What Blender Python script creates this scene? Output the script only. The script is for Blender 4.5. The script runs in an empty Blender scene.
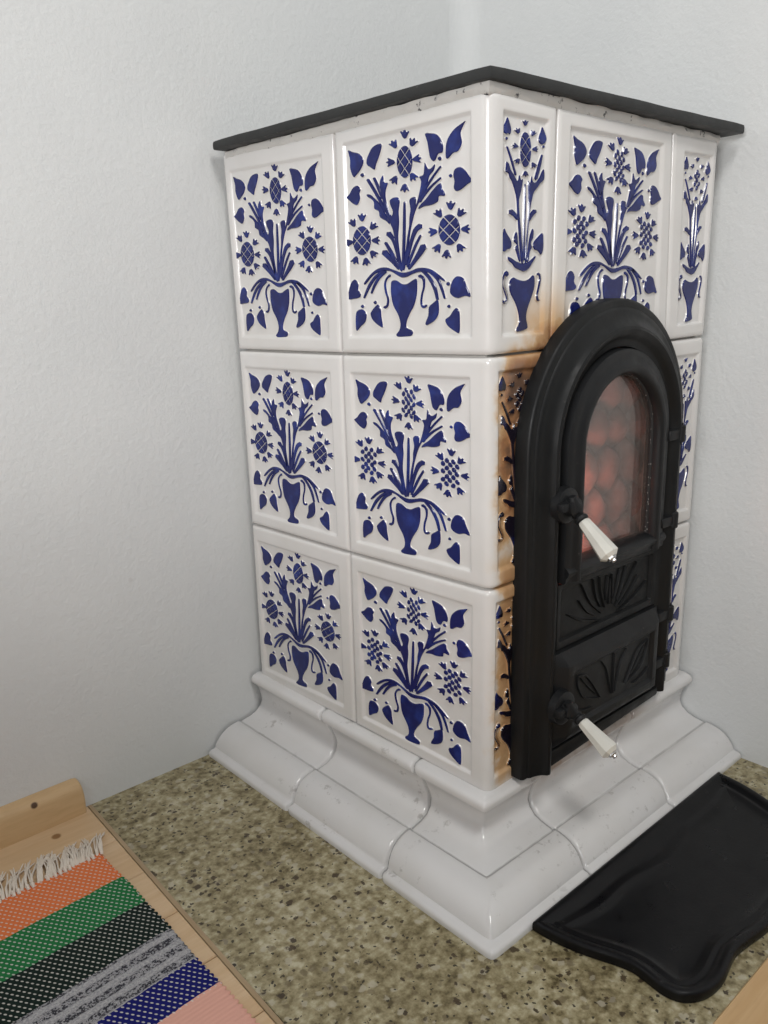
import bpy, bmesh, math, random
from mathutils import Vector, Matrix, noise
from mathutils.geometry import tessellate_polygon
random.seed(7)
SC = bpy.context.scene
COL = SC.collection
ZF = 0.1013                       # stove coordinates have z=0 at the top of the plinth; the floor lies ZF below
ORG = Vector((0.22, 0.22, -ZF))   # base of the stove in stove coordinates

# ------------------------------------------------------------------ helpers
def link(name, bm, mats, parent=None, smooth=True, angle=40, shift=None):
    me = bpy.data.meshes.new(name)
    if shift is not None:
        bmesh.ops.translate(bm, verts=bm.verts, vec=shift)
    bmesh.ops.recalc_face_normals(bm, faces=bm.faces)
    bm.to_mesh(me); bm.free()
    for m in (mats if isinstance(mats, (list, tuple)) else [mats]):
        me.materials.append(m)
    if smooth:
        me.polygons.foreach_set('use_smooth', [True] * len(me.polygons))
        me.set_sharp_from_angle(angle=math.radians(angle))
    o = bpy.data.objects.new(name, me)
    COL.objects.link(o)
    if parent: o.parent = parent
    return o

def tag(o, label=None, cat=None, group=None, kind=None):
    if label: o['label'] = label
    if cat: o['category'] = cat
    if group: o['group'] = group
    if kind: o['kind'] = kind
    return o

def grid(bm, rows, close=False, mat=0, flip=False):
    """rows: list of lists of Vectors -> quads"""
    V = [[bm.verts.new(p) for p in r] for r in rows]
    n = len(V[0])
    for i in range(len(V) - 1):
        for j in range(n if close else n - 1):
            k = (j + 1) % n
            q = (V[i][j], V[i][k], V[i + 1][k], V[i + 1][j])
            try:
                f = bm.faces.new(q[::-1] if flip else q); f.material_index = mat
            except ValueError:
                pass
    return V

def box(bm, a, b, mat=0, bev=0.0):
    r = bmesh.ops.create_cube(bm, size=1.0)
    vs = r['verts']
    a, b = Vector(a), Vector(b)
    for v in vs:
        v.co = Vector([(a[i] + b[i]) / 2 + v.co[i] * (b[i] - a[i]) for i in range(3)])
    fs = {f for v in vs for f in v.link_faces}
    for f in fs: f.material_index = mat
    if bev:
        es = {e for v in vs for e in v.link_edges}
        bmesh.ops.bevel(bm, geom=list(es), offset=bev, segments=2, profile=.5, affect='EDGES')

def tube(bm, pts, rad, n=10, mat=0, caps=True):
    pts = [Vector(p) for p in pts]
    if not hasattr(rad, '__len__'): rad = [rad] * len(pts)
    rows = []
    up = Vector((0, 0, 1))
    for i, p in enumerate(pts):
        t = (pts[min(i + 1, len(pts) - 1)] - pts[max(i - 1, 0)]).normalized()
        if abs(t.dot(up)) > .95: up = Vector((1, 0, 0))
        a = t.cross(up).normalized(); b = a.cross(t)
        rows.append([p + rad[i] * (math.cos(2 * math.pi * k / n) * a + math.sin(2 * math.pi * k / n) * b) for k in range(n)])
        up = b
    V = grid(bm, rows, close=True, mat=mat)
    if caps:
        for r in (V[0], V[-1]):
            f = bm.faces.new(r); f.material_index = mat
    return V

# ------------------------------------------------------------------ materials
class NT:
    def __init__(s, name):
        s.m = bpy.data.materials.new(name); s.m.use_nodes = True
        s.t = s.m.node_tree; s.n = s.t.nodes; s.l = s.t.links
        s.b = s.n['Principled BSDF']; s.out = s.n['Material Output']
    def new(s, t, **k):
        x = s.n.new(t)
        for a, v in k.items(): setattr(x, a, v)
        return x
    def put(s, sock, v):
        if isinstance(v, bpy.types.NodeSocket): s.l.new(v, sock)
        elif v is not None: sock.default_value = v
    def math(s, op, a, b=None, c=None, clamp=False):
        x = s.new('ShaderNodeMath', operation=op, use_clamp=clamp)
        s.put(x.inputs[0], a)
        if b is not None: s.put(x.inputs[1], b)
        if c is not None: s.put(x.inputs[2], c)
        return x.outputs[0]
    def mix(s, f, a, b, mode='MIX'):
        x = s.new('ShaderNodeMix', data_type='RGBA', blend_type=mode)
        s.put(x.inputs[0], f); s.put(x.inputs[6], a); s.put(x.inputs[7], b)
        return x.outputs[2]
    def ramp(s, f, stops, interp='LINEAR'):
        x = s.new('ShaderNodeValToRGB'); r = x.color_ramp; r.interpolation = interp
        while len(r.elements) < len(stops): r.elements.new(.5)
        for e, (p, c) in zip(r.elements, stops):
            e.position = p; e.color = c if len(c) == 4 else (*c, 1)
        s.put(x.inputs[0], f)
        return x.outputs[0]
    def pos(s):
        return s.new('ShaderNodeNewGeometry').outputs['Position']
    def obj(s):
        return s.new('ShaderNodeTexCoord').outputs['Object']
    def noise(s, vec, scale, detail=3, rough=.5, out=0, dist=0):
        x = s.new('ShaderNodeTexNoise'); s.put(x.inputs['Vector'], vec)
        x.inputs['Scale'].default_value = scale; x.inputs['Detail'].default_value = detail
        x.inputs['Roughness'].default_value = rough; x.inputs['Distortion'].default_value = dist
        return x.outputs[out]
    def voro(s, vec, scale, out='Distance', feat='F1', rnd=1):
        x = s.new('ShaderNodeTexVoronoi', feature=feat); s.put(x.inputs['Vector'], vec)
        x.inputs['Scale'].default_value = scale; x.inputs['Randomness'].default_value = rnd
        return x.outputs[out]
    def mapr(s, v, a, b, c=0, d=1, smooth=True):
        x = s.new('ShaderNodeMapRange'); x.interpolation_type = 'SMOOTHSTEP' if smooth else 'LINEAR'
        s.put(x.inputs[0], v)
        for i, k in enumerate((a, b, c, d)): s.put(x.inputs[i + 1], k)
        return x.outputs[0]
    def bump(s, h, strength=.3, dist=.002, normal=None):
        x = s.new('ShaderNodeBump'); x.inputs['Strength'].default_value = strength
        x.inputs['Distance'].default_value = dist; s.put(x.inputs['Height'], h)
        if normal is not None: s.put(x.inputs['Normal'], normal)
        return x.outputs[0]
    def sep(s, v):
        x = s.new('ShaderNodeSeparateXYZ'); s.put(x.inputs[0], v); return x.outputs
    def set(s, **k):
        names = dict(color='Base Color', rough='Roughness', metal='Metallic', normal='Normal', spec='Specular IOR Level',
                     coat='Coat Weight', coatr='Coat Roughness', emit='Emission Color', emits='Emission Strength', alpha='Alpha')
        for a, v in k.items():
            if isinstance(v, tuple) and len(v) == 3: v = (*v, 1)
            s.put(s.b.inputs[names[a]], v)
        return s.m

def soot_mask(N):
    """brown heat stains baked into the glaze round the fire door (world position: they keep their own shape)"""
    p = N.pos(); x, y, z = N.sep(p)
    nz = N.noise(p, 22, 4, .6)
    w = N.math('MULTIPLY', N.math('SUBTRACT', nz, .5), .05)
    front = N.mapr(y, .012, .002)
    front = N.math('MULTIPLY', front, N.mapr(y, -.02, -.012))
    xx = N.math('ADD', x, w); zz = N.math('ADD', z, w)
    def band(v, a0, a1, b0, b1):
        return N.math('MULTIPLY', N.mapr(v, a0, a1), N.mapr(v, b1, b0))
    # middle row panel: strongest, then the corner under the top row, then the bottom row
    m2 = N.math('MULTIPLY', band(xx, .002, .045, .10, .16), band(zz, .36, .46, .585, .625))
    m2b = N.math('MULTIPLY', band(xx, .05, .10, .11, .15), band(zz, .55, .59, .61, .66))
    m3 = N.math('MULTIPLY', N.math('MULTIPLY', band(xx, .000, .035, .12, .16), band(zz, .06, .17, .36, .42)), .62)
    m1 = N.math('MULTIPLY', N.math('MULTIPLY', band(xx, .01, .09, .11, .17), band(zz, .59, .605, .62, .72)), .45)
    m4 = N.math('MULTIPLY', N.math('MULTIPLY', band(xx, .0, .09, .12, .16), band(zz, .28, .335, .36, .37)), .75)
    t = m2
    for k in (m2b, m3, m1, m4): t = N.math('MAXIMUM', t, k)
    t = N.math('MULTIPLY', t, front)
    t = N.math('MULTIPLY', t, N.mapr(nz, .25, .6, .65, 1.0), clamp=True)
    return t

def mat_ceramic(name='white_glaze', base=(.73, .715, .70), plinth=False):
    N = NT(name); p = N.pos()
    nz = N.noise(p, 9, 3, .55)
    c = N.mix(N.mapr(nz, .35, .7), (*base, 1), (base[0] * .95, base[1] * .945, base[2] * .93, 1))
    if plinth:
        x, y, z = N.sep(p)
        g = N.noise(p, 60, 6, .7)
        dirt = N.math('MULTIPLY', N.mapr(g, .57, .68), N.mapr(N.noise(p, 12, 3), .45, .62))
        c = N.mix(N.math('MULTIPLY', dirt, .55), c, (.30, .28, .26, 1))
        # dust line along the ledge between cove and bulge
        w = N.math('MULTIPLY', N.math('SUBTRACT', g, .5), .0012)
        zz = N.math('ADD', z, w)
        o_ = N.math('ADD', N.math('MAXIMUM', N.math('MULTIPLY', x, -1), N.math('MULTIPLY', y, -1)), w)
        led = N.math('MULTIPLY', N.mapr(o_, .0355, .0372), N.mapr(o_, .0415, .0398))
        c = N.mix(N.math('MULTIPLY', N.math('MULTIPLY', led, N.mapr(N.noise(p, 40, 3), .3, .6, .5, 1)), .6), c, (.33, .32, .31, 1))
        # brown heat stain plus the door's shadow, both painted on the lip
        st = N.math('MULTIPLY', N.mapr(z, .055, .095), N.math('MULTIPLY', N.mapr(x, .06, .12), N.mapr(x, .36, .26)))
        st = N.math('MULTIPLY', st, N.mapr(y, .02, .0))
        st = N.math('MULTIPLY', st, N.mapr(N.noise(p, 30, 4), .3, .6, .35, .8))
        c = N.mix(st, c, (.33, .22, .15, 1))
    else:
        s = soot_mask(N)
        sc = N.ramp(s, [(0, (.74, .66, .52)), (.4, (.58, .36, .17)), (.75, (.34, .15, .05)), (1, (.10, .045, .02))])
        c = N.mix(N.mapr(s, 0, .45, 0, .95), c, sc)
    h = N.noise(p, 16, 2, .5)
    h2 = N.noise(p, 90, 3, .6)
    nb = N.bump(h, .25, .006)
    nb = N.bump(h2, .10, .0015, nb)
    return N.set(color=c, rough=.22 if not plinth else .2, normal=nb, coat=.35, coatr=.08, spec=.5)

def mat_blue():
    N = NT('cobalt_glaze'); p = N.pos()
    nz = N.noise(p, 35, 3, .6)
    c = N.mix(N.mapr(nz, .45, .75), (.0045, .0095, .105, 1), (.013, .032, .215, 1))
    s = soot_mask(N)
    c = N.mix(N.mapr(s, 0.10, .45, 0, .95), c, (.009, .006, .008, 1))
    return N.set(color=c, rough=.16, coat=.15, coatr=.05, spec=.35, normal=N.bump(nz, .2, .002))

def mat_iron(name, col=(.017, .018, .019), rough=.42, dust=.25, metal=.0, spec=.28):
    N = NT(name); p = N.pos()
    n1 = N.noise(p, 260, 4, .6); n2 = N.noise(p, 28, 5, .65)
    sc = N.math('MULTIPLY', N.mapr(N.noise(p, 120, 6, .75), .60, .72), N.mapr(n2, .5, .68))
    c = N.mix(N.math('MULTIPLY', sc, dust), (*col, 1), (.20, .19, .18, 1))
    r = N.mapr(n2, .3, .7, rough - .08, rough + .12)
    return N.set(color=c, rough=r, metal=metal, spec=spec, normal=N.bump(n1, .18, .0008))

def mat_wall():
    N = NT('painted_plaster'); p = N.pos()
    n1 = N.noise(p, 120, 5, .6); n2 = N.noise(p, 6, 3, .5); n3 = N.noise(p, 260, 3, .6)
    c = N.mix(N.mapr(n2, .3, .7), (.70, .712, .708, 1), (.675, .688, .687, 1))
    sp = N.voro(p, 11, 'Distance'); cell = N.sep(N.voro(p, 11, 'Color'))[0]
    z = N.sep(p)[2]
    m = N.math('MULTIPLY', N.mapr(N.math('ADD', sp, N.math('MULTIPLY', n1, .05)), .075, .05), N.mapr(cell, .86, .88))
    m = N.math('MULTIPLY', m, N.mapr(z, .45, .1, 0, .55))
    c = N.mix(m, c, (.40, .38, .36, 1))
    nb = N.bump(n1, .25, .005); nb = N.bump(n3, .12, .0015, nb)
    return N.set(color=c, rough=.75, normal=nb, spec=.25)

def mat_terrazzo():
    N = NT('speckled_stone'); p = N.pos()
    wv = N.new('ShaderNodeVectorMath', operation='ADD')
    N.put(wv.inputs[0], p)
    sc = N.new('ShaderNodeVectorMath', operation='SCALE'); N.put(sc.inputs[0], N.noise(p, 90, 3, .6, out=1)); sc.inputs['Scale'].default_value = .011
    N.put(wv.inputs[1], sc.outputs[0]); v = wv.outputs[0]
    a = N.noise(p, 105, 3, .6); b = N.noise(p, 42, 3, .55); big = N.noise(p, 7, 3, .5)
    r1 = N.math('ADD', N.math('MULTIPLY', a, .55), N.math('ADD', N.math('MULTIPLY', b, .35), N.math('MULTIPLY', big, .25)))
    c = N.ramp(r1, [(.43, (.095, .074, .034)), (.52, (.225, .186, .098)), (.60, (.345, .298, .176)), (.71, (.52, .475, .33))])
    cc = N.voro(v, 95, 'Color'); dd = N.voro(v, 95, 'Distance'); k = N.sep(cc)
    chip = N.math('MULTIPLY', N.mapr(k[0], .70, .76), N.mapr(dd, .46, .30))
    c = N.mix(N.math('MULTIPLY', chip, .65), c, (.47, .43, .33, 1))
    chip = N.math('MULTIPLY', N.mapr(k[1], .74, .80), N.mapr(dd, .46, .28))
    c = N.mix(N.math('MULTIPLY', chip, .6), c, (.13, .10, .055, 1))
    wob = N.math('MULTIPLY', N.math('SUBTRACT', N.noise(p, 260, 2), .5), .5)
    for sc_, pick, r_, col in ((120, .82, .36, (.045, .030, .018, 1)), (72, .86, .33, (.060, .040, .022, 1)), (210, .84, .36, (.028, .022, .015, 1))):
        r3 = N.sep(N.voro(v, sc_, 'Color')); d3 = N.math('ADD', N.voro(v, sc_, 'Distance'), wob)
        m3 = N.math('MULTIPLY', N.mapr(r3[1], pick, pick + .015), N.mapr(d3, r_, r_ - .09))
        c = N.mix(N.math('MULTIPLY', m3, .92), c, col)
    r4 = N.sep(N.voro(v, 48, 'Color')); d4 = N.voro(v, 48, 'Distance')
    m4 = N.math('MULTIPLY', N.mapr(r4[2], .80, .82), N.mapr(N.math('ADD', d4, N.math('MULTIPLY', N.math('SUBTRACT', a, .5), .35)), .27, .20))
    c = N.mix(m4, c, (.028, .016, .011, 1))
    return N.set(color=c, rough=.38, spec=.4, normal=N.bump(r1, .06, .001))

def mat_wood(name, axis=0, base=(.50, .315, .165), dark=(.40, .235, .11), knots=()):
    N = NT(name); p = N.pos()
    mp = N.new('ShaderNodeMapping'); N.put(mp.inputs[0], p)
    s = [10, 10, 10]; s[axis] = 1.2
    mp.inputs['Scale'].default_value = s
    v = mp.outputs[0]
    n1 = N.noise(v, 3.2, 4, .55, dist=1.2)
    n2 = N.noise(v, 22, 3, .6)
    c = N.mix(N.mapr(n1, .35, .65), (*base, 1), (*dark, 1))
    c = N.mix(N.mapr(n2, .45, .75, 0, .35), c, (base[0] * .78, base[1] * .72, base[2] * .66, 1))
    for (kx, ky, kz, r, kc) in knots:
        d = N.new('ShaderNodeVectorMath', operation='DISTANCE'); N.put(d.inputs[0], p); d.inputs[1].default_value = (kx, ky, kz)
        c = N.mix(N.mapr(d.outputs['Value'], r, r * .6, 0, .95), c, (*kc, 1))
    return N.set(color=c, rough=.42, spec=.4, normal=N.bump(n2, .06, .001))

def simple(name, col, rough=.5, metal=0., coat=0.):
    N = NT(name); p = N.pos(); n = N.noise(p, 40, 3)
    c = N.mix(N.mapr(n, .3, .7), (*col, 1), (col[0] * .9, col[1] * .9, col[2] * .9, 1))
    return N.set(color=c, rough=rough, metal=metal, coat=coat)

M_TILE = mat_ceramic()
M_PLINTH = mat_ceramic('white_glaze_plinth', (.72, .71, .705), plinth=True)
M_BLUE = mat_blue()
M_FRAME = mat_iron('black_cast_iron', (.0065, .007, .0075), .46, .18)
M_DOOR = mat_iron('black_cast_iron_door', (.0105, .011, .012), .44, .3)
M_PLATE = mat_iron('dark_iron_plate', (.030, .031, .031), .5, .7)
M_TRAY = mat_iron('black_enamelled_tray', (.0050, .0050, .0060), .34, .35, 0, .24)
M_MORTAR = simple('mortar', (.52, .50, .47), .9)
M_PORC = simple('porcelain_grip', (.70, .69, .63), .22, 0, .4)
M_STEEL = simple('steel_screw', (.55, .55, .55), .3, 1.)

# ------------------------------------------------------------------ flower relief, drawn in a unit panel (u right, v up)
def catmull(pts, closed=True, sub=4):
    P = [Vector(p) for p in pts]; n = len(P); out = []
    for i in range(n if closed else n - 1):
        if closed: a, b, c, d = P[i - 1], P[i], P[(i + 1) % n], P[(i + 2) % n]
        else: a, b, c, d = P[max(i - 1, 0)], P[i], P[i + 1], P[min(i + 2, n - 1)]
        for k in range(sub):
            t = k / sub
            out.append(.5 * ((2 * b) + (c - a) * t + (2 * a - 5 * b + 4 * c - d) * t * t + (3 * b - a - 3 * c + d) * t ** 3))
    if not closed: out.append(P[-1])
    return out

def homography(src):
    """4 source corners TL,TR,BR,BL -> function to (u,v) with v up"""
    dst = [(0, 1), (1, 1), (1, 0), (0, 0)]
    A = []
    for (x, y), (u, v) in zip(src, dst):
        A.append([x, y, 1, 0, 0, 0, -u * x, -u * y, u]); A.append([0, 0, 0, x, y, 1, -v * x, -v * y, v])
    n = 8
    for i in range(n):
        p = max(range(i, n), key=lambda r: abs(A[r][i])); A[i], A[p] = A[p], A[i]
        for r in range(n):
            if r != i:
                f = A[r][i] / A[i][i]
                for c in range(i, n + 1): A[r][c] -= f * A[i][c]
    h = [A[i][n] / A[i][i] for i in range(n)]
    return lambda x, y: ((h[0] * x + h[1] * y + h[2]) / (h[6] * x + h[7] * y + 1), (h[3] * x + h[4] * y + h[5]) / (h[6] * x + h[7] * y + 1))

def stroke(pts):
    P = catmull([(p[0], p[1], p[2]) for p in pts], closed=False, sub=4)
    L, R = [], []
    for i, p in enumerate(P):
        t = Vector((P[min(i + 1, len(P) - 1)] - P[max(i - 1, 0)])[:2]).normalized()
        nrm = Vector((-t.y, t.x)); w = p.z
        c = Vector(p[:2])
        if i == 0: L.append(c - t * w * .8)
        L.append(c + nrm * w); R.append(c - nrm * w)
        if i == len(P) - 1: L.append(c + t * w * .8)
    return L + R[::-1]

def blob(x, y, rx, ry=None, n=10, rot=0):
    ry = ry or rx; out = []
    for k in range(n):
        a = 2 * math.pi * k / n
        dx, dy = rx * math.cos(a), ry * math.sin(a)
        out.append(Vector((x + dx * math.cos(rot) - dy * math.sin(rot), y + dx * math.sin(rot) + dy * math.cos(rot))))
    return out

def petal(x, y, cx, cy, s):
    """little three-lobed petal pointing away from the flower"""
    d = Vector((x - cx, y - cy)).normalized(); n = Vector((-d.y, d.x)); c = Vector((x, y))
    T = [(-.85, 0), (-.6, -.5), (0, -.8), (.6, -1.15), (.85, -.95), (.55, -.42), (1.05, -.2), (1.05, .2), (.55, .42), (.85, .95), (.6, 1.15), (0, .8), (-.6, .5)]
    return catmull([c + d * a * s + n * b * s * .85 for a, b in T], sub=2)

def flower(cx, cy, rx, ry, petals, style, ps, cols=2.0):
    out = [petal(px, py, cx, cy, ps) for px, py in petals]
    w = rx / cols * (1.18 if style == 'net' else .72); h = ry / (2.3 if style == 'net' else 3.3)
    for i in range(-4, 5):
        for j in range(-6, 7):
            if (i + j) % 2: continue
            x, y = i * w, j * h * .98
            e = (x / rx) ** 2 + (y / ry) ** 2
            if style == 'net':
                if e > 1.7: continue
                k = .89; poly = []
                for a, b in ((0, -1), (.5, -.5), (1, 0), (.5, .5), (0, 1), (-.5, .5), (-1, 0), (-.5, -.5)):
                    px, py = x + a * w * k, y + b * h * k
                    r = math.hypot(px / rx, py / ry)
                    if r > 1.02: px, py = px / r * 1.02, py / r * 1.02
                    poly.append(Vector((cx + px, cy + py)))
                ar = sum(poly[q].x * poly[(q + 1) % 8].y - poly[(q + 1) % 8].x * poly[q].y for q in range(8)) / 2
                if abs(ar) < w * h * .2: continue
                out.append(poly)
            else:
                if e > 1.0: continue
                jx, jy = random.uniform(-.12, .12) * w, random.uniform(-.1, .1) * h
                out.append(blob(cx + x + jx, cy + y + jy, w * .66, h * .70, 8, random.uniform(-.4, .4)))
    return out

def full_motif(style):
    S = []
    B = lambda pts: [(p[0], p[1] + 576, *p[2:]) for p in pts]
    A_leaves = [
        [(80,272),(100,280),(130,288),(150,310),(153,335),(140,365),(125,385),(108,402),(98,385),(90,355),(90,320),(84,295)],
        [(205,252),(225,243),(240,247),(238,270),(228,305),(215,340),(207,367),(185,355),(170,342),(170,315),(182,285),(192,265)],
        [(73,498),(88,480),(105,450),(125,442),(140,460),(135,480),(138,505),(125,535),(105,530),(88,515)],
        [(447,200),(470,197),(500,203),(520,225),(533,260),(530,290),(510,297),(498,325),(485,332),(472,315),(465,280),(458,240)],
        [(638,142),(628,165),(615,200),(622,245),(605,285),(580,295),(560,318),(548,320),(545,290),(548,250),(560,215),(585,180),(610,160)],
        [(675,428),(650,445),(620,470),(595,478),(585,460),(588,430),(582,400),(590,370),(615,362),(640,380),(660,410)],
        [(247,395),(253,428),(271,432),(261,468),(262,510),(277,560),(288,590),(296,572),(284,540),(281,515),(298,502),(320,503),(328,525),(323,570),(326,620),(322,690),(326,740),(335,800),(345,850),(335,860),(325,830),(313,750),(303,690),(293,650),(270,600),(252,540),(240,480),(232,430)],
        [(170,485),(188,487),(215,512),(238,535),(258,575),(276,606),(280,632),(262,615),(235,598),(228,568),(207,556),(205,525),(190,508),(174,498)],
        [(447,338),(460,365),(475,365),(495,345),(490,375),(470,400),(462,430),(448,470),(430,510),(415,540),(400,580),(390,620),(380,670),(372,740),(362,800),(354,850),(346,852),(352,800),(360,740),(366,690),(374,640),(375,600),(380,560),(374,520),(385,503),(405,505),(405,540),(412,520),(422,480),(430,430),(420,405),(440,395),(444,365)],
        [(510,442),(525,440),(530,465),(543,485),(540,500),(515,500),(510,525),(480,542),(445,548),(418,560),(425,540),(452,512),(480,475)],
    ]
    B_leaves = [
        [(82,412),(95,340),(115,320),(132,345),(130,370),(143,390),(138,408),(110,415)],
        [(125,475),(140,466),(158,470),(172,495),(165,530),(145,550),(125,572),(120,540),(120,500)],
        [(193,480),(215,450),(228,445),(240,470),(243,505),(250,555),(230,548),(205,525),(193,500)],
        [(512,425),(518,460),(515,500),(495,530),(460,550),(455,535),(468,500),(470,460),(490,440)],
        [(570,390),(575,350),(590,320),(610,312),(635,325),(650,365),(666,400),(665,415),(640,410),(610,420),(585,412)],
        [(550,520),(570,505),(585,480),(600,467),(615,485),(618,530),(618,575),(612,592),(590,580),(565,560),(552,540)],
        [(160,335),(190,295),(225,268),(265,263),(300,276),(340,290),(380,283),(420,268),(470,273),(510,298),(545,330),(538,336),(500,312),(460,292),(420,290),(390,300),(365,312),(340,315),(315,302),(285,284),(245,282),(205,300),(166,345)],
        [(292,330),(315,328),(340,345),(365,345),(390,328),(410,322),(414,350),(412,400),(400,450),(380,490),(365,530),(365,560),(392,575),(390,598),(355,606),(325,606),(315,592),(330,570),(335,540),(325,500),(300,450),(290,400),(288,360)],
    ]
    S += [catmull(p, sub=3) for p in A_leaves] + [catmull(B(p), sub=3) for p in B_leaves]
    for x, y, r in ((148,392,9),(517,320,9),(569,403,8),(152,1028,8),(213,1010,8),(561,925,9),(565,1035,8)): S.append(blob(x, y, r, r * 1.15))
    strokes = [
        [(175,415,8),(205,465,8),(236,520,8),(262,570,7)], [(205,408,7),(226,455,8),(246,505,8)],
        [(521,358,5.5),(490,400,6),(455,455,6.5),(438,490,7)], [(522,412,5.5),(480,450,6.5),(445,492,7),(424,525,7)],
        [(351,525,5),(351,600,7),(350,700,7.5),(347,800,7),(346,850,6)],
    ]
    strokes += [B(p) for p in (
        [(275,100,14),(298,130,10),(315,180,9),(326,235,7)], [(262,145,8),(285,185,9),(308,230,9),(328,268,7)],
        [(256,190,16),(275,212,13),(300,240,10),(324,272,7)], [(427,65,14),(405,85,12),(388,130,9),(371,200,8),(360,250,7)],
        [(428,112,6),(405,160,7),(384,215,7),(367,262,6)], [(443,165,17),(425,197,14),(398,238,10),(374,272,7)],
        [(250,280,8),(215,308,8),(185,352,8),(160,410,5)], [(262,284,8),(232,312,8),(210,350,7),(195,388,5)],
        [(440,284,9),(472,320,9),(498,370,9),(511,425,7)], [(474,287,9),(510,325,8),(530,370,7),(545,420,5)],
        [(283,303,7),(268,318,5),(260,345,5),(265,385,5),(275,420,5),(271,450,6),(258,459,8)],
        [(424,308,9),(443,322,7),(446,360,5),(437,400,5),(434,440,5),(443,460,7),(458,452,6)])]
    S += [stroke(p) for p in strokes]
    B2 = lambda l: [(x, y + 576) for x, y in l]
    S += flower(351, 332, 36, 76, [(350,203),(388,242),(406,320),(390,402),(351,455),(303,415),(286,333),(300,250)], style, 22)
    S += flower(148, 708, 42, 70, B2([(147,22),(200,65),(212,132),(201,195),(168,232),(117,224),(87,140),(104,48)]), style, 21)
    S += flower(565, 663, 50, 74, B2([(570,-28),(617,8),(639,85),(615,172),(553,202),(510,172),(489,95),(515,10)]), style, 23)
    H = homography([(55,235),(672,92),(684,1195),(90,1185)])
    return [[H(p[0], p[1]) for p in s] for s in S]

def half_motif(style):
    D = lambda pts: [(p[0], p[1] + 921.6, *p[2:]) for p in pts]
    polys = [
        [(220,210),(235,250),(247,300),(240,340),(225,335),(212,340),(190,325),(185,290),(205,245)],
        [(488,275),(505,310),(521,360),(515,395),(495,412),(475,410),(460,385),(465,345),(478,310)],
        [(210,548),(228,565),(242,610),(265,645),(288,690),(300,690),(308,650),(322,688),(335,682),(332,725),(316,800),(306,840),(306,900),(312,1000),(322,1100),(334,1315),(320,1318),(308,1200),(298,1050),(290,930),(285,830),(272,770),(250,700),(232,670),(225,640),(202,625),(203,600)],
        [(500,605),(505,650),(500,690),(470,720),(450,750),(420,790),(408,840),(395,900),(385,1000),(375,1100),(360,1315),(350,1318),(356,1200),(368,1080),(378,950),(380,850),(378,760),(378,695),(395,710),(405,660),(415,700),(440,705),(465,670),(485,625)],
    ] + [D(p) for p in (
        [(188,135),(205,170),(235,220),(245,260),(235,295),(210,300),(195,315),(175,310),(162,290),(165,230),(178,180)],
        [(490,180),(497,240),(495,310),(478,350),(455,320),(430,310),(415,285),(420,250),(450,215)],
        [(282,165),(292,200),(295,260),(306,330),(314,395),(300,385),(287,340),(272,290),(287,265),(264,240),(266,200)],
        [(410,145),(420,165),(415,220),(397,255),(405,290),(387,330),(378,395),(364,395),(370,330),(382,240),(392,190)],
        [(215,355),(240,362),(280,390),(320,408),(365,405),(400,385),(430,357),(435,370),(410,410),(380,455),(345,475),(310,462),(270,440),(250,410),(222,385)],
        [(230,540),(260,515),(290,530),(340,545),(380,535),(415,505),(427,530),(425,600),(400,680),(370,760),(358,830),(370,900),(355,925),(290,938),(280,915),(300,875),(300,810),(275,720),(240,650),(225,600)])]
    S = [catmull(p, sub=3) for p in polys]
    for x, y, r in ((212,373,9),(498,430,8)): S.append(blob(x, y, r, r * 1.5))
    strokes = [[(215,435,7),(240,510,8),(266,600,8),(280,650,8)], [(240,930,22),(270,955,17),(292,990,10)],
               [(430,930,19),(405,958,15),(386,1000,9)], [(354,720,5),(352,850,7),(347,1000,8),(343,1150,8),(341,1310,6)],
               [(487,495,7),(470,560,12),(452,630,13),(438,680,13)],
               D([(207,498,13),(205,472,12),(187,500,10),(179,560,11),(191,610,11),(205,660,9),(203,693,9),(187,705,11),(176,690,8)]),
               D([(452,502,10),(463,498,8),(471,540,7),(461,600,7),(448,660,7),(452,698,9),(466,705,7)])]
    S += [stroke(p) for p in strokes]
    S += flower(358, 455, 42, 135, [(358,252),(299,315),(418,330),(283,430),(431,450),(297,540),(420,570),(358,638)], style, 24, 1.35)
    H = homography([(175,145),(540,215),(495,1892),(150,1892)])
    return [[H(p[0], p[1]) for p in s] for s in S]

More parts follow.
